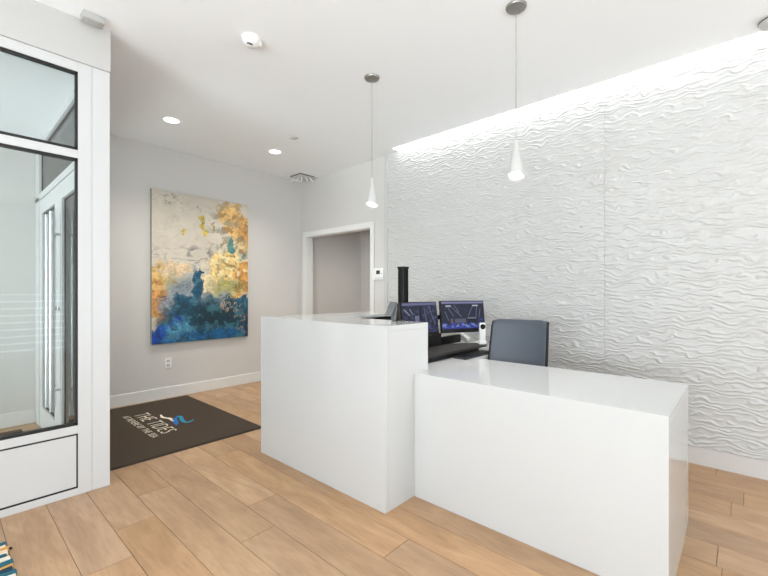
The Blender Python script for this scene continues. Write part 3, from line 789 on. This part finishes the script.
blend(ell(.27, .075, .13, .055, .5)*.9, (78, 144, 176), .6); blend(ell(.62, .03, .40, .035, .5)*.85, (16, 88, 140), .35)
blend(speck(9, .18, U+2, V+7)*blue*.55, (70, 124, 142)); blend(speck(8, .22, U+6, V+3)*blue*.6, (12, 46, 62))
blend(veins(11, .11, U+1, V+5)*ell(.80, .225, .13, .055, .5), (206, 176, 146)); blend(veins(9, .10, U+8, V+5)*ell(.93, .08, .08, .09, .5), (202, 174, 140)); blend(veins(12, .12, U+4, V+5)*ell(.72, .27, .05, .05, .5), (196, 176, 156))
blend(veins(8, .10, U+8, V+1)*ell(.06, .30, .10, .05, .5)*.9, (24, 50, 66)); blend(ell(.975, .07, .035, .12, .5)*.85, (26, 28, 42), .3)
img = np.clip(img, .004, .9)
P = np.stack([(u.ravel()-.5)*(PXR-PXL-.004), np.full(u.size, -.0410), v.ravel()*(PZ1-PZ0-.004)+.002], 1)
cols = np.concatenate([img.reshape(-1, 3), np.ones((nu*nv, 1))], 1)
grid_mesh('canvas', P, nu, nv, vcol_mat('paint', 'col', .5, bump=.35), pt, True, cols)

# ------------------------------------------------------------------ outlet, thermostat
OB = (1.81, YB, .41)
ot = thing('wall_outlet', 'white power outlet on the wall below the painting', 'outlet', OB)
m = MB(); m.box(1.772, 1.848, YB-.006, YB, .35, .47, .0025); m.build('plate', M_plast, ot, off=OB)
for z in (.385, .435):
    m = MB(); m.box(1.793, 1.827, YB-.0085, YB-.0055, z-.014, z+.014, .002); r_ = m.build('receptacle', M_gplast, ot, off=OB)
    m = MB()
    for x in (1.803, 1.817): m.box(x-.0012, x+.0012, YB-.0092, YB-.0083, z-.004, z+.006)
    m.build('slot', M_dark, r_, off=OB)
TB = (3.68, 3.385, 1.47)
th = thing('thermostat', 'white wall thermostat with a small dark display beside the doorway', 'thermostat', TB)
m = MB(); m.box(3.668, 3.6798, 3.292, 3.50, 1.40, 1.545, .002); m.build('back_plate', M_plast, th, off=TB)
m = MB(); m.box(3.648, 3.668, 3.30, 3.455, 1.408, 1.537, .004); m.build('cover', M_plast, th, True, off=TB)
m = MB(); m.box(3.6465, 3.6485, 3.352, 3.412, 1.470, 1.515); m.build('display', M_dark, th, off=TB)
m = MB(); m.box(3.646, 3.6485, 3.312, 3.335, 1.470, 1.478); m.box(3.646, 3.6485, 3.31, 3.44, 1.425, 1.4275); m.build('button', M_nickel, th, off=TB)

# ------------------------------------------------------------------ ceiling fixtures
def pendant(x, y, label, first=None):
    if first: return dup(first, (x, y, CEIL), label)
    t = thing('pendant_light', label, 'pendant light', (x, y, CEIL), 0, 'pendants over the counter')
    m = MB(); m.lathe([(0, -.020), (.030, -.020), (.056, -.012), (.060, -.004), (.060, 0), (0, 0)], n=36); m.build('canopy', M_nickel, t, True)
    m = MB(); m.tube([(0, 0, -.018), (0, 0, -.80)], .0022, 8); m.build('cord', M_cord, t, True)
    prof = [(.0035, -.785), (.009, -.79), (.012, -.81), (.017, -.84), (.026, -.88), (.036, -.925), (.043, -.955), (.047, -.980), (.0475, -.998), (.0465, -1.002), (.0445, -1.0), (.042, -.98), (.034, -.945), (.022, -.895), (.010, -.84), (0, -.83)]
    def slant(mb):                                              # the shade is cut at a slant
        for q in mb.bm.verts:
            k_ = max(0, min(1, (-q.co.z-.88)/.1)); q.co.z -= .36*q.co.x*k_
        return mb
    m = MB(); m.lathe(prof, n=36); slant(m).build('lamp_shade', M_shade, t, True)
    m = MB(); m.lathe([(0, -.992), (.043, -.992), (.042, -.985), (0, -.98)], n=28); slant(m).build('bulb', M_bulb, t, True)
    return t
p1 = pendant(2.272, 2.171, 'white cone pendant hanging above the tall counter, the farther one')
spot_later = [(2.272, 2.171), (2.274, 1.0)]
pendant(2.274, 1.0, 'white cone pendant hanging above the low desk in front of the wave wall', p1)

def downlight(x, y, label, first=None):
    if first: return dup(first, (x, y, CEIL), label)
    t = thing('recessed_downlight', label, 'ceiling light', (x, y, CEIL), 0, 'recessed lights near the painting')
    m = MB(); m.lathe([(.068, -.001), (.070, -.006), (.084, -.004), (.087, 0), (.068, 0)], n=36); m.build('trim_ring', M_plast, t, True)
    m = MB(); m.lathe([(0, -.003), (.069, -.003), (.069, -.001), (0, -.001)], n=32); m.build('diffuser', M_down, t)
    return t
d1 = downlight(1.523, 4.165, 'lit round ceiling light over the brown mat')
downlight(2.694, 4.179, 'lit round ceiling light near the square air vent', d1)
def spot(name, loc, power, col=(1, .93, .84), ang=150):
    d = bpy.data.lights.new(name, 'SPOT'); d.energy = power; d.color = col; d.spot_size = math.radians(ang); d.spot_blend = 1.0; d.shadow_soft_size = .06
    o = bpy.data.objects.new(name, d); COL.objects.link(o); o.location = loc
for x, y in spot_later: spot('pendant_beam', (x, y, CEIL-1.01), 17, (1, .97, .93), 120)
for x, y in ((1.523, 4.165), (2.694, 4.179)): spot('downlight_beam', (x, y, CEIL-.02), 60, (1, .93, .83), 125)
for k, (x, y) in enumerate(((.35, .55), (-1.4, .6), (-.9, -.7), (-.5, -2.2), (-2.2, -2.9), (-2.1, -1.2))):  # unseen downlights added to brighten the room
    downlight(x, y, ['added round ceiling light right above the viewpoint', 'added round ceiling light towards the left window', 'added round ceiling light just behind the viewpoint', 'added round ceiling light by the front window', 'added round ceiling light in the corner by the front window', 'added round ceiling light nearest the left window'][k], d1)
    spot('downlight_beam', (x, y, CEIL-.02), 42, (.97, .975, 1.0), 140)  # fill beam under each added fixture
spot('hallway_beam', (4.50, 3.85, 2.57), 40, (1, .95, .88), 140)

# concealed sprinkler plate
m = MB(); m.lathe([(0, -.010), (.036, -.010), (.040, -.007), (.040, -.004), (.044, -.004), (.044, 0), (0, 0)], n=30)
o = m.build('sprinkler_cover', M_gplast, None, True); o.location = (2.589, 3.647, CEIL); tag(o, 'small flat white sprinkler cover on the ceiling beside the downlight', 'sprinkler')

# motion sensor
sb = (1.385, 2.43, CEIL)
ms = thing('motion_sensor', 'white wedge-shaped sensor with a dark lens near the bulkhead on the ceiling', 'sensor', sb)
m = MB(); m.lathe([(0, -.005), (.058, -.005), (.062, 0), (0, 0)], n=32)
m.lathe([(.058, -.004), (.056, -.022), (.045, -.042), (.030, -.054), (0, -.056)], n=32); m.build('housing', M_plast, ms, True)
m = MB(); m.lathe([(0, -.004), (.018, -.004), (.020, 0), (0, 0)], n=20, M=Matrix.Translation((-.020, -.018, -.052)) @ Matrix.Rotation(math.radians(18), 4, 'X')); m.build('lens', M_dark, ms, True)
m = MB(); m.lathe([(.016, 0), (.022, -.008), (.022, -.030), (.012, -.040), (0, -.042)], n=24, M=Matrix.Translation((.048, -.012, 0))); m.build('eye', M_plast, ms, True)

# box on the bulkhead
bb = (.628, 2.95, CEIL); M_box = mat('grey_box_plastic', lin(178, 178, 176), .5)
bx_ = thing('ceiling_sensor_box', 'small pale grey box fixed under the ceiling by the storefront bulkhead', 'sensor', bb)
m = MB(); m.box(.572, .684, 2.913, 2.988, CEIL-.042, CEIL, .005, seg=2); m.build('housing', M_box, bx_, True, off=bb)
m = MB(); m.box(.60, .656, 2.925, 2.975, CEIL-.0445, CEIL-.041, .001); m.build('lens', M_box, bx_, off=bb)

# smoke detector at the upper right
sd = thing('smoke_detector', 'round pale smoke detector on the ceiling at the right edge by the light slot', 'smoke detector', (3.43, -.145, CEIL))
m = MB(); m.lathe([(0, -.004), (.092, -.004), (.096, 0), (0, 0)], n=36); m.build('base', M_plast, sd, True)
m = MB(); m.lathe([(.084, -.004), (.082, -.026), (.070, -.040), (.035, -.047), (0, -.048)], n=36); m.build('housing', M_gplast, sd, True)
m = MB(); m.lathe([(.083, -.014), (.0845, -.015), (.0845, -.021), (.083, -.022)], n=36); m.build('slot', M_dark, sd, True)

# square air vent by the corner
vb_ = (3.53, 4.77, CEIL)
vt_ = thing('air_vent', 'square white ceiling air vent in the corner above the doorway', 'vent', vb_)
hw = .135
m = MB(); m.box(-hw, hw, -hw, hw, -.006, 0, .002); m.build('frame', M_plast, vt_)
m = MB(); m.box(-hw+.012, hw-.012, -hw+.012, hw-.012, -.022, -.006); m.build('painted_shadow_gap', M_dark, vt_)  # dark box puts the shadow line above the plate into colour
m = MB(); m.box(-hw+.004, hw-.004, -hw+.004, hw-.004, -.031, -.022, .003); m.build('plate', M_gplast, vt_)
cdir = Vector((-.7434, -.6688, 0)); rdir = Vector((.6688, -.7434, 0))
for k in range(5):
    a_ = math.radians(-62+31*k); base = rdir*(-.085+.0425*k)*1.25+cdir*(.06-.03*abs(k-2)); tip = base+rdir*math.sin(a_)*.06+Vector((0, 0, -.085))
    m = MB(); m.tube([base+Vector((0, 0, -.030)), tip], [.009, .009], 8); m.build('louver', M_plast, vt_, True)

# slight bevel-free finish: nothing more to set
